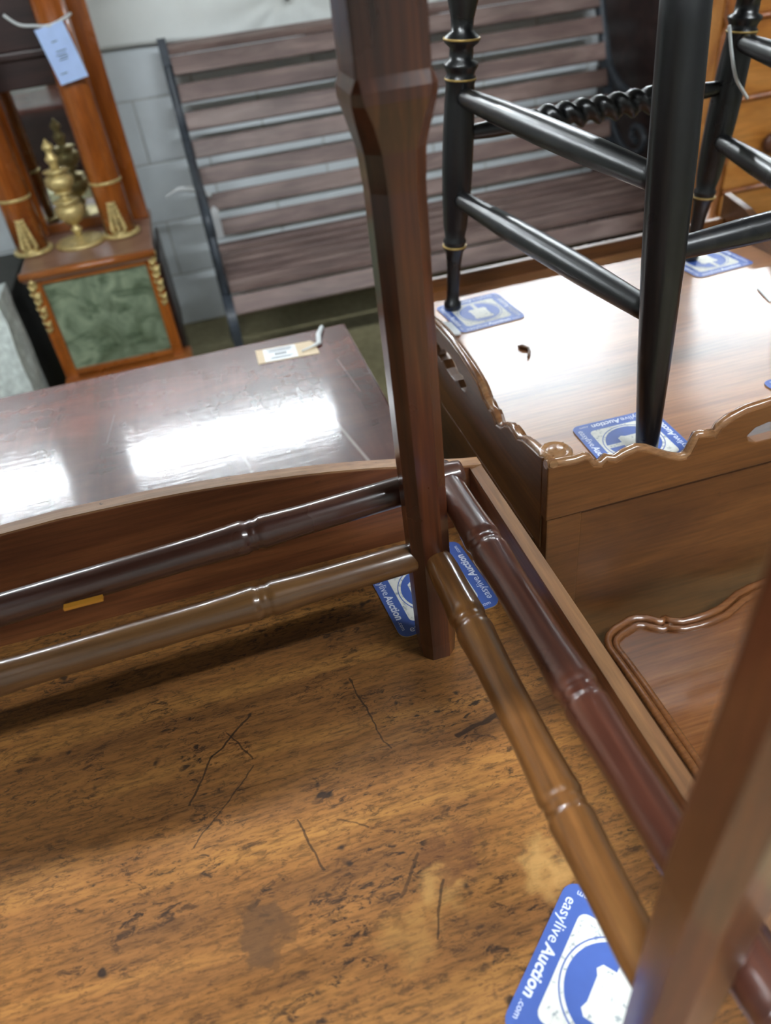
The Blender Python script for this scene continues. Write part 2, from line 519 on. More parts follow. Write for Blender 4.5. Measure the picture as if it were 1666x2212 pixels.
# ---------------------------------------------------------------- the room
FZ = -T
X0, X1, Y0, Y1, Y2, ZC = -3.2, 4.2, -2.6, 3.2, 6.5, 2.05
struct(MB().box((X0 - .1, Y0 - .1, FZ - .1), (X1 + .1, Y2 + .1, FZ)), 'floor', M_FLOOR)
struct(MB().box((X0 - .1, Y0 - .1, ZC), (X1 + .1, Y2 + .1, ZC + .1)), 'ceiling', M_CEIL)
struct(MB().box((X0 - .1, Y0, FZ), (X0, Y2, ZC)), 'wall_left', M_WALL)
struct(MB().box((X1, Y0, FZ), (X1 + .1, Y2, ZC)), 'wall_right', M_WALL)
struct(MB().box((X0, Y0 - .1, FZ), (X1, Y0, ZC)), 'wall_front', M_WALL)
struct(MB().box((X0, Y2, FZ), (X1, Y2 + .1, ZC)), 'added_far_wall', M_WALL)  # unseen end of an added hall, there so polished tops reflect dark
wb = struct(MB().box((X0, Y1 + .004, FZ), (X1, Y1 + .1, .962)), 'wall_back', M_MORTAR, (0, Y1, FZ))  # top kept low so reflections pass over it into the added hall
BW, BH, J = 0.444, 0.208, 0.008
blk = None
for r in range(8):
    x = -1.7 + (0.226 if r % 2 else 0.0)
    while x < 3.0:
        loc = (x + BW / 2, random.uniform(-.0015, .0015), r * (BH + J) + BH / 2 + .004)
        if blk is None:
            mb = MB().box((-BW / 2, 0, -BH / 2), (BW / 2, .02, BH / 2), .004)
            blk = mb.build('block', M_BLOCK, wb, (0, 0, 0))
            blk.location = loc
        else:
            share(blk, loc, wb)
        x += BW + J

# ---------------------------------------------------------------- strip lights (their light is their diffuser's own)
def strip_light(nm, x0, x1, y, z, em, label):
    c = ((x0 + x1) / 2, y, z)
    t = thing(nm + '_strip_light_offscreen', c, label, 'ceiling light', 'fluorescent strip lights')
    MB().box((x0, y - .03, z + .035), (x1, y + .03, z + .075), .004).build('housing', M_FIX, t)
    MB().rings([[(xx, y + .026 * math.cos(a), z + .018 * math.sin(a) + .018) for a in [6.2832 * q / 10 for q in range(10)]] for xx in (x0 + .02, x1 - .02)]).build(nm + '_diffuser_offscreen', em, t)
    for xx in (x0, x1 - .02):
        MB().box((xx, y - .03, z - .004), (xx + .02, y + .03, z + .036)).build('end_cap', M_FIX, t)
    for xx in (x0 + .2, x1 - .2):
        MB().tube([(xx, y, z + .073), (xx, y, ZC)], .004, 6).build('suspension_rod', M_FIX, t)
    return t
for (nm, a, b, lb) in (('console', -2.6, -1.15, 'ceiling strip light beyond the block wall, on the columned console side'),
                   ('bench', -.79, .57, 'ceiling strip light beyond the block wall, behind the bench end with the tag'),
                   ('bench_arm', 1.2, 2.6, 'ceiling strip light beyond the block wall, behind the bench end beside the cupboard'),
                   ('cupboard', 2.95, 4.1, 'ceiling strip light beyond the block wall, past the dark cupboard')):
    strip_light(nm, a, b, 4.22, 1.93, M_EMIT, lb)
for (nm, a, b, y, lb) in (('washstand', -1.7, -.2, -.60, 'white fluorescent strip light hung over the worn washstand'),
                      ('commode', .2, 1.7, -.60, 'white fluorescent strip light hung over the tray-top commode'),):
    strip_light(nm, a, b, y, 1.88, M_EMIT, lb)

# ---------------------------------------------------------------- the worn washstand in front
ws = thing('washstand', (-.19, .30, FZ), 'worn scratched mahogany washstand with a raised gallery, carrying the bamboo-turned table', 'washstand')
RX = 0.210
MB().box((-.59, -.02, -.022), (RX, .3657, 0), .0004).build('top_board', M_TOP, ws, (0, 0, FZ)).location = (.19, -.30, 0)
MB().box((-.59, .3659, -.022), (RX, .609, 0), .0004).build('top_board', M_TOP, ws, (0, 0, FZ)).location = (.19, -.30, 0)
top = [(.224, .075), (.19, .082), (.135, .098), (.06, .113), (-.02, .124), (-.10, .131), (-.19, .134)]
prof = [(p[0], p[1]) for p in smooth_pts([(a, b, 0) for a, b in top], 4)]
prof = prof + [(-.38 - a, b) for a, b in reversed(prof[:-1])]
MB().curve([(.224, -.05), ] + prof + [(-.604, -.05)], [], .015, lambda u, v, q: (u, .6165 + q, v), .0015).build('back_gallery', M_GAL, ws)
MB().sweep_rect([(a, .6165, b + .0004) for a, b in prof], .0146, .0022, (0, 1, 0)).build('worn_edge', M_EDGE, ws)
for x0, x1 in ((RX, .224), (-.604, -.59)):
    MB().box((x0, -.02, -.022), (x1, .609, .075), .0015).build('side_gallery', M_GALY, ws)
    MB().box((x0 + .0002, -.0195, .0745), (x1 - .0002, .6088, .0764), .0006).build('worn_edge', M_EDGEY, ws)
MB().box((-.585, .0, -.15), (.205, .018, -.022)).build('front_apron', M_CARC, ws)
MB().box((-.585, .018, -.15), (-.567, .604, -.022)).build('side_apron', M_CARC, ws)
MB().box((.187, .018, -.15), (.205, .604, -.022)).build('side_apron', M_CARC, ws)
for x in (-.56, .18):
    for y in (.03, .58):
        MB().lathe([(.024, -.022), (.024, -.16), (.018, -.17), (.026, -.19), (.021, -.22), (.015, -.68), (.02, -.70), (.012, FZ)], (x, y, 0), n=14).build('leg', M_CARC, ws)

# ---------------------------------------------------------------- bamboo-turned table standing on the washstand
LA, LB, LC, LD = (.117, .453), (.124, .100), (-.420, .432), (-.415, .100)
bt = thing('occasional_table', (-.15, .27, 0), 'dark rosewood table with chamfered legs and bamboo-turned stretchers, standing on the worn washstand', 'table')
def sq(x, y, z, h, c):
    pts = [(h, h - c), (h - c, h), (-h + c, h), (-h, h - c), (-h, -h + c), (-h + c, -h), (h - c, -h), (h, -h + c)]
    return [(x + a, y + b, z) for a, b in pts]
def tleg(x, y, z0, lean=0.0):
    mb = MB()
    st = [(z0, .0150, .007), (.02, .0165, .0085), (.10, .0165, .0085), (.25, .0168, .0085), (.415, .0172, .0085), (.437, .0185, .0085), (.453, .0222, .008),
          (.463, .0242, .006), (.469, .0242, .005), (.4755, .0212, .0015), (.487, .0210, .0012), (.60, .0210, .0012)]
    rings = [sq(x + max(0, z - .25) * lean, y, z, h, c) for z, h, c in st]
    mb.rings(rings, True, False)
    return mb.build('leg', M_LEG, bt)
tleg(LA[0], LA[1], 0); tleg(LB[0], LB[1], .0021, .045); tleg(LC[0], LC[1], 0); tleg(LD[0], LD[1], 0)
def bamboo(p, q, nodes, r, mat):
    """turned rail: nodes are distances from p"""
    P, Q = Vector(p), Vector(q); L = (Q - P).length
    ts = [0.0, .004, .012]
    s = .02
    while s < L - .012:
        ts.append(s); s += .02
    for nd in nodes:
        ts += [nd + d for d in (-.016, -.011, -.008, -.006, -.0045, -.003, -.0015, 0, .0015, .003, .0045, .006, .008, .011, .016)]
    ts += [L - .012, L - .004, L]
    ts = sorted(set(round(t, 5) for t in ts if 0 <= t <= L))
    pr = []
    for t in ts:
        rr = r * (0.95 if 0.0 < t < L else 0.9)
        if .010 < t < L - .010:
            rr = r
        for nd in nodes:
            d = abs(t - nd)
            if d < .05:
                rr = max(rr, r * (1.0 + .17 * (1 - d / .05) ** 1.6))
        for nd in nodes:
            d = abs(t - nd)
            if d < .0075:
                rr = r * (0.94 + .19 * (d / .0075) ** 1.3) if d > .0022 else r * (1.04 - .02 * d / .0022)
        pr.append((rr, t))
    return MB().lathe(pr, p, Q - P, 22).build('stretcher', mat, bt)
ZL, ZU = .120, .165
bamboo((.122, .440, ZL), (.124, .112, ZL), (.075, .231), .0128, M_BAMY)
bamboo((.106, .4525, ZL), (-.412, .434, ZL), (.130, .36), .0128, M_BAMX)
bamboo((-.417, .422, ZL), (-.415, .112, ZL), (.08, .23), .0128, M_BAMY)
bamboo((.1455, .500, ZU), (.1535, .070, ZU), (.105, .252), .0128, M_BAMY2)
bamboo((.160, .4840, ZU + .004), (-.452, .4580, .158), (.180, .43), .0125, M_BAMX2)
bamboo((-.4495, .480, .160), (-.4440, .070, .163), (.105, .252), .0125, M_BAMY2)
MB().box((-.168, .4510, .1595), (-.139, .4560, .1620), 0, None).build('wood_mark', M_INLAY, bt)
for a, b in ((LA, LC), (LB, LD)):
    MB().box((b[0] + .02, min(a[1], b[1]) - .008, .555), (a[0] - .02, max(a[1], b[1]) + .008, .60), .001).build('apron', M_LEG, bt)
for a, b in ((LA, LB), (LC, LD)):
    MB().box((min(a[0], b[0]) - .008, b[1] + .02, .555), (max(a[0], b[0]) + .008, a[1] - .02, .60), .001).build('apron', M_LEG, bt)
MB().box((-.475, .045, .60), (.180, .51, .622), .004).build('top', M_LEG, bt)

# ---------------------------------------------------------------- beer mats
def make_mat():
    m = thing('beer_mat', (0, 0, 0), 'x', 'beer mat', 'blue and white square beer mats')
    S_ = .106
    up = lambda z: (lambda u, v, q: (u, v, z + q))
    MB().curve(rrect(S_, S_, .010), [], .0013, up(.00065)).build('board', M_PULP, m)
    MB().curve(rrect(S_, S_, .010), [], .0002, up(.0014)).build('blue_face', M_BLUE, m)
    MB().curve(rrect(.074, .074, .006), [], .0001, up(.00155)).build('white_panel', M_WHITE, m)
    MB().curve(arc(0, 0, .0345, 0, 354, 59), [arc(0, 0, .0335, 0, 354, 59)], .0001, up(.00165)).build('ring', M_BLUE, m)
    MB().curve(arc(0, 0, .0310, 0, 354, 59), [], .0001, up(.00165)).build('disc', M_BLUE, m)
    hd = [(-.022, -.013), (-.018, -.015), (-.013, -.013), (.004, -.013), (.008, -.015), (.013, -.012), (.013, .012), (.009, .015), (.005, .013), (-.012, .013), (-.017, .015), (-.021, .012)]
    g = MB().curve(hd, [], .0001, up(.00175))
    g.curve([(.0128, -.003), (.033, -.003), (.033, .003), (.0128, .003)], [], .0001, up(.00175))
    g.build('gavel_emblem', M_WHITE, m)
    for k in range(4):
        a = math.pi / 2 * k
        ca, sa = math.cos(a), math.sin(a)
        def fn(u, v, q, ox=0):
            u2, v2 = u + ox, v - .0455
            return (ca * u2 - sa * v2, sa * u2 + ca * v2, .00165 + q)
        tx = MB()
        tx.text('easylive', .0110, lambda u, v, q: fn(u, v, q, -.0420), align='LEFT')
        tx.text('Auction', .0112, lambda u, v, q: fn(u, v, q, -.0068), off=.0003, align='LEFT', shear=.12)
        tx.text('.com', .0062, lambda u, v, q: fn(u, v - .0014, q, .0318), align='LEFT')
        tx.build('lettering', M_LETTER, m)
    return m
mat0 = make_mat()
first = True
for (x, y, z, rot, lb) in ((.1365, .5295, 0, 5, 'blue and white beer mat behind the rosewood leg in the washstand gallery corner'),
                           (.131, .144, 0, 41, 'scuffed beer mat under a rosewood leg, away from the washstand gallery corner'),
                           (.383, 1.030, .04, 93.5, 'blue and white beer mat under the ringed black chair leg by the pierced gallery side'),
                           (.415, .627, .04, 179, 'beer mat under the plain black chair leg by the corner rosette'),
                           (.778, 1.038, .04, -86, 'blue and white beer mat under the ringed black chair leg beside the golden pine chest'),
                           (.672, .628, .04, 4, 'beer mat under the plain black chair leg farther from the corner rosette')):
    m = mat0 if first else dup(mat0)
    first = False
    m.location = (x, y, z + T); m.rotation_euler = (0, 0, math.radians(rot)); m['label'] = lb

# ---------------------------------------------------------------- polished chest behind
ch = thing('chest_of_drawers', (-.5, .95, FZ), 'low chest with dark polished mahogany top and manila lot tag, behind the washstand', 'chest')
MB().box((-1.2, .66, -.055), (.207, 1.25, -.03), .004).build('top', M_POL, ch, (0, 0, FZ)).location = (.5, -.95, 0)
MB().box((-1.19, .675, -.70), (.197, 1.24, -.055), .002).build('body', M_DARKBR, ch)
for i, (z0, z1) in enumerate(((-.22, -.075), (-.40, -.235), (-.58, -.415))):
    d = MB().box((-1.16, .660, z0), (.167, .675, z1), .003).build('drawer', M_DARKBR, ch)
    for x in (-.95, -.05):
        MB().lathe([(.008, 0), (.008, .012), (.017, .018), (.015, .028), (.004, .032)], (x, .66, (z0 + z1) / 2), (0, -1, 0), 12).build('knob', M_DARKBR, d)
for x in (-1.15, .157):
    for y in (.71, 1.2):
        MB().lathe([(.03, -.70), (.034, -.72), (.022, -.74), (.026, -.76), (.018, FZ)], (x, y, 0), n=12).build('foot', M_DARKBR, ch)

lt = thing('lot_tag', (.09, 1.18, -.03), 'manila lot tag with white printed label and string, on the polished chest top', 'tag')
def quad_fn(o, ux, vx, z):
    o, ux, vx = Vector(o), Vector(ux), Vector(vx)
    return lambda u, v, q: tuple(o + ux * u + vx * v + Vector((0, 0, z + q)))
qf = quad_fn((.0385, 1.162, 0), (1, -.075, 0), (.03, .05 / .0505, 0), 0)
MB().curve([(0, 0), (.103, 0), (.103, .040), (.095, .052), (0, .052)], [], .0008, lambda u, v, q: qf(u, v, -.0294 + q)).build('card', M_MANILA, lt)
MB().curve([(.012, .002), (.068, .002), (.068, .049), (.012, .049)], [], .0004, lambda u, v, q: qf(u, v, -.0288 + q)).build('paper_label', M_PAPER, lt)
pr = MB()
for v, a, b, h in ((.043, .018, .060, .0016), (.039, .022, .062, .0016), (.034, .020, .058, .0016), (.012, .024, .060, .0015), (.009, .022, .056, .0015)):
    pr.curve([(a, v), (b, v), (b, v + h), (a, v + h)], [], .0001, lambda u, w_, q: qf(u, w_, -.02855 + q))
for i in range(5):
    a = .031 + i * .004
    pr.curve([(a, .021), (a + .0028, .021), (a + .0028, .028), (a, .028)], [], .0001, lambda u, w_, q: qf(u, w_, -.02855 + q))
pr.build('printing', M_INK, lt)
MB().tube([(.115, 1.172, -.0275), (.135, 1.178, -.026), (.148, 1.185, -.0265), (.153, 1.215, -.0255), (.165, 1.245, -.0265)], [.0015, .002, .0045, .005, .004], 8).build('string', M_STRING, lt)

# ---------------------------------------------------------------- tray-top commode on the right
CX0, CX1, CY0, CY1, CZ = .272, .890, .550, 1.150, .040
cm = thing('tray_top_commode', ((CX0 + CX1) / 2, (CY0 + CY1) / 2, FZ), 'tray-top commode with scalloped pierced gallery, carrying the black chair', 'commode')
TH = .014
MB().box((CX0 + TH, CY0 + TH, .018), (CX1 - TH, CY1 - TH, CZ), 0).build('tray_floor', M_COMTOP, cm, (0, 0, FZ)).location = (-(CX0 + CX1) / 2, -(CY0 + CY1) / 2, 0)
ftop = [(.272, .097), (.302, .094), (.312, .096), (.316, .094), (.322, .084), (.332, .081), (.337, .087), (.347, .082), (.358, .087), (.370, .090), (.381, .086), (.393, .078),
        (.408, .069), (.422, .063), (.430, .063), (.434, .067), (.438, .078), (.4405, .086), (.459, .083), (.461, .080), (.466, .091), (.478, .098), (.493, .103), (.519, .105), (.550, .107), (.581, .108)]
ftop = ftop + [(1.162 - a, b) for a, b in reversed(ftop[:-1])]
hole = [(.499, .072), (.503, .064), (.512, .060), (.530, .060), (.581, .061), (.632, .060), (.650, .060), (.659, .064), (.663, .072), (.655, .080), (.640, .083), (.62, .079), (.60, .085), (.581, .088), (.562, .085), (.54, .079), (.522, .083), (.507, .080)]
MB().curve([(CX0, .028), (CX1, .028)] + list(reversed(ftop)), [hole], TH, lambda u, v, q: (u, CY0 + TH / 2 + q, v), .0012).build('front_gallery', M_COM, cm)
ltop = [(.550, .100), (.575, .096), (.596, .093), (.612, .090), (.629, .082), (.640, .084), (.652, .084), (.664, .078), (.676, .068), (.690, .065), (.698, .072), (.704, .075), (.712, .073), (.720, .077), (.729, .078), (.736, .083),
        (.749, .090), (.784, .096), (.815, .099), (.850, .100)]
ltop = ltop + [(1.70 - a, b) for a, b in reversed(ltop[:-1])]
def clover(cx, cz):
    return [(cx - .062, cz + .004), (cx - .055, cz - .008), (cx - .040, cz - .010), (cx - .030, cz - .004), (cx - .018, cz - .011), (cx, cz - .012), (cx + .018, cz - .011), (cx + .030, cz - .004), (cx + .040, cz - .010),
            (cx + .055, cz - .008), (cx + .062, cz + .004), (cx + .050, cz + .012), (cx + .034, cz + .009), (cx + .02, cz + .016), (cx, cz + .018), (cx - .02, cz + .016), (cx - .034, cz + .009), (cx - .050, cz + .012)]
lhole = clover(.848, .062)
for x in (CX0, CX1 - TH):
    MB().curve([(CY0 + TH, -.02), (CY1, -.02)] + list(reversed([(max(a, CY0 + TH), b) for a, b in ltop])), [lhole], TH, lambda u, v, q: (x + TH / 2 + q, u, v), .0012).build('side_gallery', M_COMSIDE if x == CX0 else M_COM, cm)
MB().box((CX0 + TH, CY1 - TH, -.02), (CX1 - TH, CY1, .062), .002).build('back_gallery', M_COM, cm)
# moulded bright edge on the gallery
MB().tube([(a, CY0 + .006, b) for a, b in ftop], .0052, 7).build('gallery_moulding', M_COMEDGE, cm)
MB().tube([(CX0 + .006, a, b) for a, b in ltop], .0048, 7).build('gallery_moulding', M_COMEDGE, cm)
rs = MB().lathe([(.017, .0), (.0175, .004), (.014, .0065), (.012, .004), (.010, .0045), (.008, .0075), (.004, .006), (.001, .008)], (.290, .572, .094), n=24)
rs.build('corner_rosette', M_COMEDGE, cm)
MB().box((CX0 + .001, CY0 + .001, .086), (CX0 + .036, CY0 + .040, .0945), .002).build('corner_block', M_COMEDGE, cm)
MB().box((CX0 + .004, CY0 + .045, -.70), (CX1 - .004, CY1 - .004, .018)).build('body', M_COM, cm)
MB().box((CX0, CY0 + .032, -.70), (CX0 + .010, CY1, -.02), .001).build('side_panel', M_COMSIDE, cm)
MB().box((CX0 + .002, CY0 + .002, -.70), (CX0 + .042, CY0 + .05, .030), .002).build('corner_stile', M_COM, cm)
MB().box((CX1 - .042, CY0 + .002, -.70), (CX1 - .002, CY0 + .05, .030), .002).build('corner_stile', M_COM, cm)
MB().box((CX0 + .0425, CY0 + .004, -.40), (CX1 - .0425, CY0 + .04, .030), .0006).build('front_panel', M_COM, cm)
dr = MB().box((CX0 + .0425, CY0 + .004, -.695), (CX1 - .0425, CY0 + .04, -.405), .003).build('door', M_COM, cm)
MB().lathe([(.006, 0), (.006, .010), (.014, .016), (.011, .024), (.003, .027)], (.581, CY0 + .005, -.52), (0, -1, 0), 12).build('knob', M_GOLD, dr)
for x in (CX0 + .03, CX1 - .03):
    for y in (CY0 + .03, CY1 - .03):
        MB().box((x - .022, y - .022, FZ), (x + .022, y + .022, -.70), .002).build('foot', M_COM, cm)

sp = tag(MB().tube([(.389, .862, .0425), (.393, .868, .0425), (.397, .875, .0430), (.400, .884, .0425), (.394, .893, .0425), (.390, .898, .042)], [.0012, .0022, .0022, .0024, .004, .0015], 6).build('wood_splinter', M_COM, None, (.395, .88, .04)),
         'small brown wood splinter lying on the commode tray', 'splinter')
pp = thing('paper_scrap', (.79, .885, .04), 'scrap of white paper lying on the commode tray beyond the plain black leg', 'paper')
MB().curve([(.765, .862), (.812, .868), (.806, .912), (.778, .908)], [], .0006, lambda u, v, q: (u, v, .0412 + q + (u - .765) * .05)).build('sheet', M_PAPER, pp)
pc = tag(MB().curve([(.292, .968), (.326, .966), (.332, .974), (.330, 1.012), (.292, 1.012)], [], .002, lambda u, v, q: (u, v, .0432 + q + (.33 - u) * .25)).build('paper_scrap', M_PAPER, None, (.31, .99, .04)),
         'folded white paper scrap tucked against the pierced gallery side by a beer mat', 'paper')

# ---------------------------------------------------------------- black chair on the commode
bc = thing('side_chair', (.56, .84, CZ), 'black ebonised side chair with ringed front legs and a twisted stretcher, on the tray-top commode', 'chair')
def along(base, topp, prof, n=18):
    """turned leg along a sloping axis; prof (radius, height)"""
    b, t_ = Vector(base), Vector(topp)
    ax = (t_ - b).normalized()
    return MB().lathe([(r, (z - b.z) / ax.z) for r, z in prof], b, ax, n)
def ringed_leg(base, topp, nm):
    pr = [(.0125, base[2]), (.0135, .046), (.0135, .052), (.0100, .055), (.0095, .075), (.0110, .115), (.0135, .133), (.0165, .137), (.0175, .140), (.0150, .143), (.0170, .146), (.0170, .149), (.0145, .153),
          (.0175, .170), (.0205, .215), (.0215, .25), (.0215, .29), (.0205, .33), (.0190, .352), (.0205, .356), (.0205, .360), (.0180, .3625), (.0200, .368), (.0225, .372), (.0225, .3755), (.0160, .379), (.0155, .393),
          (.0220, .398), (.0235, .402), (.0215, .405), (.0140, .411), (.0150, .425), (.0215, .452), (.0235, .470), (.0235, .52)]
    o = along(base, topp, pr).build('front_leg', M_BLACK, bc)
    b, t_ = Vector(base), Vector(topp); ax = (t_ - b).normalized()
    for z, r in ((.1405, .0178), (.3580, .0208), (.4025, .0237)):
        h = (z - b.z) / ax.z
        MB().lathe([(r, h - .0014), (r + .0006, h), (r, h + .0014)], b, ax, 18).build('gilt_ring', M_GILT, o)
    return o
ZB = CZ + .0021
Lb, Lt = (.350, 1.062, ZB), (.386, 1.050, .52)
Fb, Ft = (.757, 1.052, ZB), (.795, 1.046, .52)
Nb, Nt = (.416, .602, ZB), (.392, .600, .52)
Rb, Rt = (.676, .615, ZB), (.690, .610, .52)
ringed_leg(Lb, Lt, 'L'); ringed_leg(Fb, Ft, 'F')
def lerp(a, b, z):
    t_ = (z - a[2]) / (b[2] - a[2])
    return tuple(a[i] + (b[i] - a[i]) * t_ for i in range(3))
for b, t_ in ((Nb, Nt), (Rb, Rt)):
    e = lerp(b, t_, .98); e = (e[0], e[1] - .08, e[2])
    mb = along(b, t_, [(.0115, ZB), (.0125, .06), (.0165, .16), (.0195, .26), (.0205, .36), (.0195, .45), (.0185, .52)])
    mb.tube([lerp(b, t_, .515), lerp(b, t_, .60), (e[0], e[1] + .03, .80), e], [.0185, .0175, .016, .013], 16)
    mb.build('back_leg', M_BLACK, bc)
def stick(p, q, r, nm='stretcher'):
    P, Q = Vector(p), Vector(q); L = (Q - P).length
    return MB().lathe([(r * .72, 0), (r * .8, L * .06), (r, L * .3), (r * 1.05, L * .5), (r, L * .7), (r * .8, L * .94), (r * .72, L)], p, Q - P, 14).build(nm, M_BLACK, bc)
stick(lerp(Lb, Lt, .338), lerp(Nb, Nt, .330), .0150); stick(lerp(Lb, Lt, .210), lerp(Nb, Nt, .206), .0150)
stick(lerp(Fb, Ft, .346), lerp(Rb, Rt, .338), .0150); stick(lerp(Fb, Ft, .222), lerp(Rb, Rt, .216), .0150)
stick(lerp(Nb, Nt, .270), lerp(Rb, Rt, .273), .0135)
# twisted front stretcher
P, Q = Vector(lerp(Lb, Lt, .291)), Vector(lerp(Fb, Ft, .291)); L = (Q - P).length; ax = (Q - P).normalized()
u = Vector((0, 0, 1)); v = ax.cross(u).normalized(); rings = []
N = 90
for i in range(N + 1):
    s = i / N; t_ = s * L
    env = min(1, max(0, (s - .24) / .03)) * min(1, max(0, (.76 - s) / .03))
    base = .0085 + .003 * min(1, s / .12) * min(1, (1 - s) / .12)
    bead = sum(.004 * math.exp(-((s - c) / .008) ** 2) for c in (.22, .78))
    ring = []
    for q in range(16):
        a = 6.2832 * q / 16
        rr = base + bead + env * (.0035 + .0042 * math.cos(2 * (a - t_ * 6.2832 / .052)))
        ring.append(tuple(P + ax * t_ + (u * math.cos(a) + v * math.sin(a)) * rr))
    rings.append(ring)
MB().rings(rings).build('twisted_stretcher', M_BLACK, bc)
se = [lerp(Lb, Lt, .5)[:2], lerp(Fb, Ft, .5)[:2], lerp(Rb, Rt, .5)[:2], lerp(Nb, Nt, .5)[:2]]
MB().curve([(p[0], p[1]) for p in reversed(se)], [], .04, lambda a, b, q: (a, b, .515 + q), .004).build('seat_frame', M_BLACK, bc)
MB().curve([(.40, 1.03), (.40, .62), (.68, .63), (.78, 1.03)], [], .012, lambda a, b, q: (a, b, .540 + q), .003).build('seat', M_TAN, bc)
for z in (.66, .80, .95):
    MB().tube(smooth_pts([(.388, .60 - (z - .5) * .155, z), (.54, .585 - (z - .5) * .155, z), (.695, .605 - (z - .5) * .155, z)], 5), .013, 10).build('back_rail', M_BLACK, bc)
# a loop of string on the far ringed leg
tag(MB().tube(smooth_pts([(.742, 1.022, .372), (.748, 1.016, .34), (.758, 1.012, .31), (.775, 1.014, .29), (.790, 1.022, .278)], 5), .0022, 6).build('string_loop', M_STRING, None, (.76, 1.02, .30)),
    'thin white string looped on the ringed black chair leg beside the pine chest', 'string')

# ---------------------------------------------------------------- pie-crust tea table, low, between washstand and commode
PZ = -.150
tt = thing('tea_table', (.50, .30, FZ), 'glossy low tea table with a moulded pie-crust rim in front of the commode', 'table')
bk = [(.332, .4400), (.331, .4800), (.330, .500), (.333, .512), (.340, .522), (.352, .529), (.366, .533), (.376, .536), (.386, .536), (.398, .531), (.405, .525), (.409, .520), (.413, .523), (.418, .523), (.422, .517), (.432, .512),
      (.447, .511), (.462, .5115), (.480, .514), (.496, .520), (.512, .527), (.535, .532), (.560, .534)]
bk = bk + [(1.12 - a, b) for a, b in reversed(bk[:-1])]
cont = bk + [(.788, .20), (.790, .15), (.78, .11), (.74, .09), (.66, .10), (.56, .085), (.46, .10), (.38, .09), (.34, .11), (.330, .15), (.332, .20)]
MB().curve(list(reversed(cont)), [], .016, lambda a, b, q: (a, b, PZ - .008 + q), .002).build('top', M_TEA, tt, (0, 0, FZ)).location = (-.50, -.30, 0)
def inset(pts, d):
    n = len(pts); out = []
    for i in range(n):
        a, b, c = Vector(pts[i - 1]), Vector(pts[i]), Vector(pts[(i + 1) % n])
        t_ = (c - a).normalized()
        out.append((b.x + t_.y * d, b.y - t_.x * d))
    return out
def closed_tube(mb, pts, r, n=8):
    m = len(pts); rings = []
    for i in range(m):
        a, b, c = Vector(pts[i - 1]), Vector(pts[i]), Vector(pts[(i + 1) % m])
        t_ = (c - a).normalized(); nn = Vector((t_.y, -t_.x, 0))
        rings.append([tuple(Vector((b.x, b.y, b.z)) + nn * (r * math.cos(6.2832 * q / n)) + Vector((0, 0, 1)) * (r * math.sin(6.2832 * q / n))) for q in range(n)])
    mb.rings(rings, False, True, True)
    return mb
o1 = inset(cont, .004); o2 = inset(cont, .0135)
rm = MB()
closed_tube(rm, [(a, b, PZ + .004) for a, b in o1], .0048)
rm.build('outer_rim', M_TEA, tt)
rm = MB()
closed_tube(rm, [(a, b, PZ + .0015) for a, b in o2], .0045)
rm.build('inner_rim', M_TEA, tt)
MB().lathe([(.03, PZ - .016), (.05, PZ - .03), (.022, PZ - .06), (.03, -.40), (.045, -.50), (.03, -.58), (.05, -.62), (.05, -.66)], (.56, .31, 0), n=18).build('pedestal', M_TEA, tt)
for k in range(3):
    a = math.radians(90 + 120 * k)
    MB().tube(smooth_pts([(.56 + math.cos(a) * r, .31 + math.sin(a) * r, z) for r, z in ((.03, -.63), (.09, -.65), (.15, -.72), (.19, -.765), (.21, -.765))], 4), [.022] * 4 + [.02] * 4 + [.018] * 4 + [.015] * 5, 10).build('leg', M_TEA, tt)

# ---------------------------------------------------------------- slatted garden bench against the wall
BX0, BX1 = .045, 1.625
gb = thing('garden_bench', (.83, 2.75, FZ), 'long garden bench of brown slats with grey iron ends, against the block wall', 'bench')
SL = BX1 - BX0
def slat_mesh(wd, th):
    return MB().box((-SL / 2, -wd / 2, -th / 2), (SL / 2, wd / 2, th / 2), .004)
sl0 = {}
def slat(y, z, ang, wd, th=.022):
    """ang: tilt of the slat's width about x; 0 lies flat"""
    key = (wd, th)
    loc = Vector(((BX0 + BX1) / 2, y, z)) - Vector(gb['_o'])
    if key not in sl0:
        sl0[key] = slat_mesh(wd, th).build('slat', M_SLAT, gb, (0, 0, 0))
        o = sl0[key]
    else:
        o = share(sl0[key], loc, gb)
    o.location = loc
    o.rotation_euler = (math.radians(ang), 0, 0)
    return o
bk_line = smooth_pts([(0, 2.858, -.345), (0, 2.885, -.25), (0, 2.925, -.11), (0, 2.985, .06), (0, 3.065, .225)], 10)
tot = [0]
for i in range(1, len(bk_line)):
    tot.append(tot[-1] + (Vector(bk_line[i]) - Vector(bk_line[i - 1])).length)
def on_line(s):
    for i in range(1, len(tot)):
        if tot[i] >= s:
            a, b = Vector(bk_line[i - 1]), Vector(bk_line[i]); t_ = (s - tot[i - 1]) / (tot[i] - tot[i - 1])
            return a.lerp(b, t_), (b - a).normalized()
    return Vector(bk_line[-1]), (Vector(bk_line[-1]) - Vector(bk_line[-2])).normalized()
Ls = tot[-1]
for i in range(7):
    p, d = on_line(Ls * (i + .42) / 6.95)
    nrm = Vector((0, -d.z, d.y))
    q = p + nrm * .012
    slat(q.y, q.z, math.degrees(math.atan2(d.z, d.y)), .058)
p = Vector((0, 3.072, .238))
slat(3.070, .236, 20, .040, .024)
for (y, z, a) in ((2.800, -.372, -4), (2.735, -.377, -3), (2.670, -.380, -1), (2.605, -.382, 1), (2.535, -.384, 3), (2.462, -.392, 9)):
    slat(y, z + .012, a, .056)
slat(2.408, -.425, 52, .062)
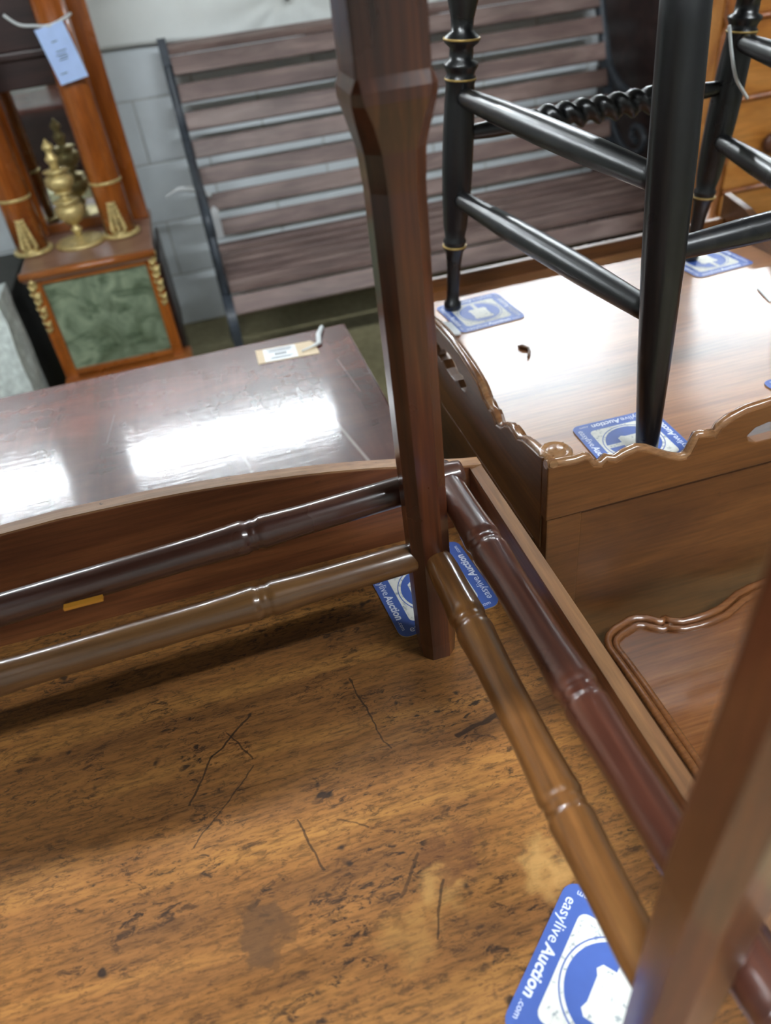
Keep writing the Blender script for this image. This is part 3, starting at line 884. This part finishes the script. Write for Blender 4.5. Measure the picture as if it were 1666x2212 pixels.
def iron_end(x, sgn):
    mb = MB()
    mb.sweep_rect([(x, a[1] + .006, a[2]) for a in smooth_pts([(0, 2.935, FZ), (0, 2.905, -.60), (0, 2.862, -.42), (0, 2.862, -.345), (0, 2.889, -.25), (0, 2.93, -.11), (0, 2.99, .06), (0, 3.075, .235), (0, 3.09, .262)], 6)], .030, .024)
    e = mb.build('end_frame', M_IRON, gb)
    mb = MB()
    mb.sweep_rect([(x, a[1], a[2]) for a in smooth_pts([(0, 2.865, -.392), (0, 2.70, -.402), (0, 2.53, -.406), (0, 2.43, -.425), (0, 2.392, -.48), (0, 2.41, -.58), (0, 2.40, -.70), (0, 2.36, -.765), (0, 2.33, FZ + .012)], 6)], .030, .022)
    mb.build('seat_support', M_IRON, gb)
    mb = MB()
    mb.tube(smooth_pts([(x, 3.045, .19), (x, 3.01, .10), (x, 2.975, .02), (x, 2.90, -.05), (x, 2.80, -.088), (x, 2.65, -.10), (x, 2.52, -.115), (x, 2.45, -.15), (x, 2.45, -.20), (x, 2.50, -.215), (x, 2.525, -.185), (x, 2.505, -.165)], 6), .016, 10)
    mb.build('armrest', M_IRON, gb)
    mb = MB()
    mb.tube(smooth_pts([(x, 2.93, -.12), (x, 2.90, -.19), (x, 2.84, -.25), (x, 2.76, -.285), (x, 2.68, -.27), (x, 2.65, -.225), (x, 2.68, -.19), (x, 2.73, -.195), (x, 2.735, -.23), (x, 2.705, -.238)], 6), .012, 8)
    mb.tube(smooth_pts([(x, 2.47, -.40), (x, 2.50, -.34), (x, 2.56, -.30), (x, 2.63, -.31), (x, 2.65, -.355), (x, 2.61, -.385), (x, 2.575, -.36)], 6), .012, 8)
    mb.tube(smooth_pts([(x, 2.45, -.20), (x, 2.43, -.28), (x, 2.46, -.35), (x, 2.47, -.405)], 6), .013, 8)
    mb.build('scroll', M_IRON, gb)
    mb = MB()
    mb.lathe([(.02, -.018), (.028, -.01), (.028, .01), (.02, .018)], (x, 2.945, FZ + .029), (1, 0, 0), 14)
    mb.build('rear_foot', M_IRON, gb)
    mb = MB()
    mb.lathe([(.02, -.018), (.028, -.01), (.028, .01), (.02, .018)], (x, 2.345, FZ + .029), (1, 0, 0), 14)
    mb.build('front_foot', M_IRON, gb)
iron_end(.030, -1)
iron_end(1.640, 1)
bg = thing('lot_tag', (.03, 2.88, -.19), 'white lot tag tied with white string to the grey iron bench end', 'tag')
MB().tube(smooth_pts([(-.085, 2.83, -.165), (-.04, 2.825, -.145), (.0, 2.822, -.150), (.03, 2.822, -.160), (.065, 2.825, -.185)], 5), [.004] * 5 + [.008] * 5 + [.011] * 6 + [.008] * 5, 6).build('string', M_STRING, bg)
MB().curve([(.052, -.335), (.078, -.335), (.078, -.235), (.065, -.222), (.052, -.235)], [], .001, lambda u, v, q: (u, 2.835 + q, v)).build('card', M_PAPER, bg)

# ---------------------------------------------------------------- columned console with a mirror back
pcn = thing('pier_console', (-.35, 2.62, FZ), 'golden mahogany columned console with mirror back, gilt mounts and a green front panel', 'console')
ZP = -.195
KX0, KX1 = -.549, -.152
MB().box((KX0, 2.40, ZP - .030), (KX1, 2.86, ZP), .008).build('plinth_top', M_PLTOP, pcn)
MB().tube([(KX0 - .002, 2.402, ZP - .010), (KX1 + .002, 2.402, ZP - .010)], .0125, 10).build('front_moulding', M_ORANGEX, pcn)
MB().box((KX0 + .012, 2.46, FZ + .10), (KX1 - .012, 2.85, ZP - .030)).build('body', M_DARKBR, pcn)
for a, b in ((KX0 + .010, KX0 + .048), (KX1 - .036, KX1 - .002)):
    MB().box((a, 2.415, -.565), (b, 2.47, ZP - .030), .003).build('corner_stile', M_ORANGE, pcn)
MB().box((KX0 + .048, 2.425, -.262), (KX1 - .036, 2.46, ZP - .030)).build('top_rail', M_ORANGEX, pcn)
for z0, z1 in ((-.240, -.230), (-.545, -.528)):
    MB().box((KX0 + .048, 2.414, z0), (KX1 - .036, 2.432, z1), .002).build('panel_rail', M_ORANGEX, pcn)
MB().box((KX0 + .044, 2.424, -.530), (KX1 - .032, 2.440, -.239)).build('green_panel', M_GREEN, pcn)
MB().box((KX0 + .006, 2.385, -.575), (KX1 + .025, 2.47, -.552), .005).build('base_moulding', M_ORANGEX, pcn)
MB().box((KX0 + .0, 2.40, FZ), (KX1 + .0, 2.86, -.575), .004).build('plinth_base', M_DARKBR, pcn)
MB().box((KX1 - .002, 2.475, -.575), (KX1 + .008, 2.85, -.26)).build('side_panel', M_DARKBR, pcn)
def drop(x, z0, z1, y):
    g = MB()
    n = 8
    for i in range(n):
        s = i / (n - 1); z = z0 + (z1 - z0) * s
        r = .013 * (1 - .45 * s) * (1.1 if i % 2 == 0 else .8)
        g.lathe([(r * .2, -r), (r * .8, -r * .6), (r, 0), (r * .8, r * .6), (r * .2, r)], (x + .003 * (-1) ** i, y, z), (0, 0, 1), 8)
        for sg in (-1, 1):
            g.lathe([(.001, -.008), (.005, 0), (.001, .009)], (x + sg * r * .8, y - .003, z + .006), (sg * .6, 0, .8), 6)
    return g.build('gilt_drop_mount', M_GOLD, pcn)
drop(KX0 + .022, -.225, -.385, 2.412)
drop(KX1 - .012, -.215, -.370, 2.412)
for cx, cy in ((-.520, 2.600), (-.246, 2.612)):
    c = MB().lathe([(.049, ZP), (.049, -.03), (.047, .2), (.044, .62)], (cx, cy, 0), n=28).build('column', M_ORANGE, pcn)
    MB().lathe([(.052, ZP), (.060, ZP + .003), (.062, ZP + .008), (.058, ZP + .013), (.050, ZP + .015)], (cx, cy, 0), n=28).build('gilt_base_ring', M_GOLD, c)
    MB().lathe([(.0485, -.034), (.0515, -.031), (.0515, -.027), (.0485, -.024)], (cx, cy, 0), n=28).build('gilt_band', M_GOLD, c)
    g = MB()
    for r_ in range(7):
        z = -.168 + r_ * .0125; wdt = .022 * (1 - r_ / 8.5)
        for q in (-1, 0, 1):
            g.lathe([(.002, -.008), (.0095, 0), (.002, .014)], (cx + q * wdt * .8, cy - .054 + abs(q) * .007, z), (q * .5, -.3, .8), 7)
    g.lathe([(.02, -.185), (.024, -.178), (.016, -.172)], (cx, cy - .04, 0), n=12)
    g.build('gilt_leaf_mount', M_GOLD, c)
    MB().lathe([(.046, .60), (.055, .61), (.05, .63), (.064, .66), (.066, .68)], (cx, cy, 0), n=24).build('gilt_capital', M_GOLD, c)
for x0, x1 in ((-.565, -.480), (-.250, -.155)):
    MB().box((x0, 2.74, ZP), (x1, 2.80, .68), .004).build('pilaster', M_ORANGE, pcn)
MB().box((-.480, 2.768, -.170), (-.250, 2.774, .225)).build('mirror_glass', M_MIRROR, pcn)
MB().box((-.480, 2.755, ZP), (-.250, 2.79, -.165), .003).build('mirror_rail', M_ORANGEX, pcn)
MB().box((-.480, 2.774, ZP), (-.250, 2.80, .68)).build('back_board', M_DARKBR, pcn)
MB().box((-.480, 2.752, .225), (-.250, 2.775, .300), .004).build('frieze_board', M_DARKBR, pcn)
MB().box((-.480, 2.740, .300), (-.250, 2.775, .320), .004).build('frieze_moulding', M_DARKBR, pcn)
MB().box((-.480, 2.757, .320), (-.250, 2.775, .680), .004).build('upper_board', M_DARKBR, pcn)
MB().box((-.62, 2.50, .68), (-.10, 2.84, .78), .008).build('cornice', M_ORANGEX, pcn)

lt2 = thing('lot_tag', (-.215, 2.55, .3), 'pale blue lot tag tied round the golden console column', 'tag')
mt = Matrix.Translation((-.244, 2.538, .318)) @ Matrix.Rotation(math.radians(-9), 4, 'Y')
MB().curve([(-.040, -.068), (.040, -.068), (.040, .068), (-.040, .068)], [], .001, lambda u, v, q: tuple(mt @ Vector((u, q - .004 * (v / .055), v)))).build('card', M_BLUEPAPER, lt2)
pr = MB()
for v, a, b in ((.030, -.012, .004), (.006, -.012, .016), (-.002, -.016, .012), (-.008, -.010, .014), (-.014, -.014, .010), (-.045, -.028, -.008)):
    pr.curve([(a, v), (b, v), (b, v + .002), (a, v + .002)], [], .0002, lambda u, w_, q: tuple(mt @ Vector((u, q - .0011 - .004 * (w_ / .055), w_))))
pr.build('printing', M_INK, lt2)
MB().tube(smooth_pts([(-.36, 2.560, .420), (-.33, 2.555, .395), (-.29, 2.545, .388), (-.25, 2.535, .385), (-.21, 2.56, .395), (-.195, 2.60, .40)], 5), .004, 6).build('string', M_STRING, lt2)

cs = thing('candlestick', (-.375, 2.605, ZP), 'gilt candlestick of stacked bowls on a round foot between the console columns', 'candlestick')
MB().lathe([(.078, ZP), (.080, ZP + .006), (.070, ZP + .011), (.050, ZP + .013), (.030, ZP + .017), (.014, ZP + .024)], (-.375, 2.605, 0), n=28).build('foot', M_GOLD, cs)
MB().lathe([(.013, ZP + .022), (.010, -.163), (.016, -.156), (.018, -.150), (.010, -.143), (.009, -.135), (.024, -.128), (.040, -.112), (.046, -.096), (.044, -.083), (.034, -.074), (.026, -.070)], (-.375, 2.605, 0), n=24).build('lower_bowl', M_GOLD, cs)
MB().lathe([(.024, -.071), (.040, -.068), (.042, -.064), (.030, -.060), (.016, -.055), (.014, -.046), (.030, -.040), (.022, -.034)], (-.375, 2.605, 0), n=24).build('collar', M_GOLD, cs)
MB().lathe([(.020, -.036), (.036, -.026), (.044, -.010), (.042, .004), (.030, .014), (.022, .018), (.038, .021), (.040, .025), (.018, .030)], (-.375, 2.605, 0), n=24).build('upper_bowl', M_GOLD, cs)
MB().lathe([(.016, .028), (.012, .040), (.018, .050), (.020, .058), (.012, .068), (.010, .078), (.017, .086), (.015, .094), (.006, .104), (.001, .112)], (-.375, 2.605, 0), n=18).build('finial', M_GOLD, cs)

# ---------------------------------------------------------------- dust sheet pinned on the wall above the bench
SX0, SX1, SZ0, SZ1 = -.42, 1.05, .20, 1.02
nx, nz_ = 90, 50
vs2 = []; fs2 = []
px_, pz_ = .49, .335
for j in range(nz_ + 1):
    for i in range(nx + 1):
        x = SX0 + (SX1 - SX0) * i / nx; z = SZ0 + (SZ1 - SZ0) * j / nz_
        zz = z + .035 * math.sin(x * 3.1 + 1.0) * (1 - j / nz_) + (.10 * (1 - j / nz_) * max(0, .2 - x))
        dx, dz = x - px_, zz - pz_
        d = math.hypot(dx, dz); an = math.atan2(dz, dx)
        y = 3.172 + .006 * noise.noise(Vector((x * 4, zz * 9, 0))) + .010 * math.exp(-d / .16) * math.cos(an * 13) * min(1, d / .03) - .010 * math.exp(-((zz - .405 - .05 * x) / .010) ** 2) * (1 if x < .3 else math.exp(-(x - .3) * 6))
        vs2.append((x, y, zz))
for j in range(nz_):
    for i in range(nx):
        a = j * (nx + 1) + i
        fs2.append((a, a + 1, a + nx + 2, a + nx + 1))
sh = MB().add(vs2, fs2, True).build('dust_sheet', M_SHEET, None, (.3, 3.17, .6))
so = sh.modifiers.new('thickness', 'SOLIDIFY'); so.thickness = .003; so.offset = 1
tag(sh, 'creased white dust sheet pinned to the block wall above the bench', 'sheet')
hk = thing('wall_hook', (px_, 3.155, pz_), 'small black hook gathering the white dust sheet', 'hook')
MB().tube(smooth_pts([(px_, 3.20, pz_ + .012), (px_, 3.15, pz_ + .012), (px_, 3.13, pz_ - .004), (px_, 3.145, pz_ - .014)], 4), .007, 8).build('hook', M_BLACK, hk)
MB().lathe([(.022, 0), (.024, .004), (.018, .008)], (px_, 3.163, pz_ + .010), (0, -1, 0), 14).build('backplate', M_BLACK, hk)

# ---------------------------------------------------------------- things left of the console
st = MB()
bm = bmesh.new(); bmesh.ops.create_cube(bm, size=1.0)
bmesh.ops.subdivide_edges(bm, edges=bm.edges[:], cuts=7, use_grid_fill=True)
for p in bm.verts:
    s = .96 + .04 * (p.co.z + .5)
    c = Vector((-.775 + p.co.x * .33 * s, 2.38 + p.co.y * .17 * s, FZ + .275 + (p.co.z) * .55))
    nn = noise.noise(c * 9) * .012 + noise.noise(c * 30) * .005
    p.co = c + Vector((nn, nn * .7, nn if p.co.z > -.49 else 0))
st.bm(bm)
tag(st.build('stone_trough', M_STONE, None, (-.775, 2.38, FZ)), 'rough pale grey stone block on the floor beside the columned console', 'stone')
dk = thing('storage_box', (-.80, 2.78, FZ), 'dark grey storage box standing on the floor left of the columned console', 'box')
MB().box((-.97, 2.58, FZ), (-.64, 2.98, -.33), .006).build('body', M_DKGREY, dk)
MB().box((-.98, 2.57, -.33), (-.63, 2.99, -.295), .006).build('lid', M_DKGREY, dk)

# ---------------------------------------------------------------- cream boxes behind the polished chest (seen in the console's mirror)
for (x, y, z0, w_, d_, h_, lb) in ((-.62, 1.62, FZ, .42, .34, .34, 'large cream cardboard box at the bottom of the stack behind the polished chest'),
                                   (-.64, 1.60, FZ + .341, .36, .26, .13, 'middling cream cardboard box on top of the larger one behind the polished chest'),
                                   (-.16, 1.58, FZ, .34, .30, .26, 'low cream cardboard box standing alone on the floor behind the polished chest')):
    bx = thing('cardboard_box', (x, y, z0), lb, 'box', 'cream boxes behind the chest')
    MB().box((x - w_ / 2, y - d_ / 2, z0), (x + w_ / 2, y + d_ / 2, z0 + h_), .003).build('body', M_CREAM, bx)
    MB().box((x - w_ / 2, y - .025, z0 + h_), (x + w_ / 2, y + .025, z0 + h_ + .001)).build('tape', M_TAN, bx)

# ---------------------------------------------------------------- pine chest with turned columns, right background
pn = thing('pine_chest', (1.75, 2.03, FZ), 'golden pine chest of drawers with turned corner columns, behind the black chair', 'chest')
PX0, PX1, PY = 1.385, 2.15, 1.92
MB().box((PX0, PY + .02, FZ + .05), (PX1, 2.13, .40), .003).build('body', M_PINE, pn)
MB().box((PX0 - .03, PY - .03, .40), (PX1 + .03, 2.14, .43), .006).build('top', M_PINE, pn)
for i, (z0, z1) in enumerate(((.235, .385), (.050, .222), (-.190, .036), (-.445, -.204), (-.70, -.459))):
    d = MB().box((PX0 + .075, PY + .004, z0), (PX1 - .075, PY + .022, z1), .003).build('drawer', M_PINE, pn)
    MB().tube([(PX0 + .072, PY + .002, z0 - .007), (PX1 - .072, PY + .002, z0 - .007)], .0075, 8).build('drawer_bead', M_PINEZ, pn)
    for x in (PX0 + .19, PX1 - .19):
        MB().lathe([(.012, 0), (.012, .010), (.026, .018), (.028, .026), (.018, .034), (.004, .036)], (x, PY + .005, (z0 + z1) / 2), (0, -1, 0), 14).build('knob', M_CARC, d)
for x in (PX0 + .005, PX1 - .035):
    MB().lathe([(.028, -.70), (.032, -.68), (.032, -.60), (.022, -.58), (.030, -.56), (.022, -.54), (.026, -.30), (.024, -.27), (.034, -.262), (.034, -.252), (.024, -.245), (.027, -.12), (.022, -.112), (.036, -.104), (.036, -.094),
                (.022, -.086), (.025, -.03), (.020, .015), (.034, .024), (.036, .034), (.024, .044), (.032, .056), (.032, .20), (.024, .22), (.032, .24), (.032, .40)], (x + .015, PY - .012, 0), n=18).build('corner_column', M_PINEZ, pn)
for x in (PX0 + .05, PX1 - .05):
    for y in (PY + .05, 2.08):
        MB().lathe([(.035, FZ + .05), (.042, FZ + .035), (.03, FZ)], (x, y, 0), n=14).build('foot', M_PINEZ, pn)
gp = thing('paper_sheet', (1.30, 1.80, -.30), 'folded grey paper sheet lying on a dark stool in front of the pine chest', 'paper')
MB().curve([(1.255, 1.66), (1.42, 1.63), (1.46, 1.76), (1.32, 1.80)], [], .002, lambda u, v, q: (u, v, -.292 + q + .02 * math.sin((u - 1.25) * 22))).build('sheet', M_PAPER, gp)
stl = thing('stool', (1.36, 1.70, FZ), 'low dark wooden stool with grey paper on it in front of the pine chest', 'stool')
MB().box((1.20, 1.58, -.345), (1.56, 1.83, -.315), .006).build('seat', M_DARKBR, stl)
for x in (1.23, 1.53):
    for y in (1.61, 1.80):
        MB().lathe([(.016, FZ), (.022, -.60), (.018, -.345)], (x, y, 0), n=12).build('leg', M_DARKBR, stl)
wd = thing('cupboard', (2.0, 2.9, FZ), 'dark brown double-door cupboard against the wall beyond the bench arm', 'cupboard')
MB().box((1.72, 2.66, FZ + .08), (2.45, 3.18, .55), .004).build('body', M_DARKBR, wd)
for a, b in ((1.735, 2.08), (2.09, 2.435)):
    d = MB().box((a, 2.64, FZ + .12), (b, 2.66, .52), .004).build('door', M_DARKBR, wd)
    MB().lathe([(.006, 0), (.014, .014), (.003, .022)], (2.06 if a < 2 else 2.11, 2.641, .1), (0, -1, 0), 10).build('knob', M_GOLD, d)
MB().box((1.70, 2.63, .55), (2.47, 3.19, .60), .008).build('cornice', M_DARKBR, wd)
MB().box((1.71, 2.64, FZ), (2.46, 3.185, FZ + .08), .004).build('plinth', M_DARKBR, wd)

for o in bpy.data.objects:
    if '_o' in o:
        del o['_o']
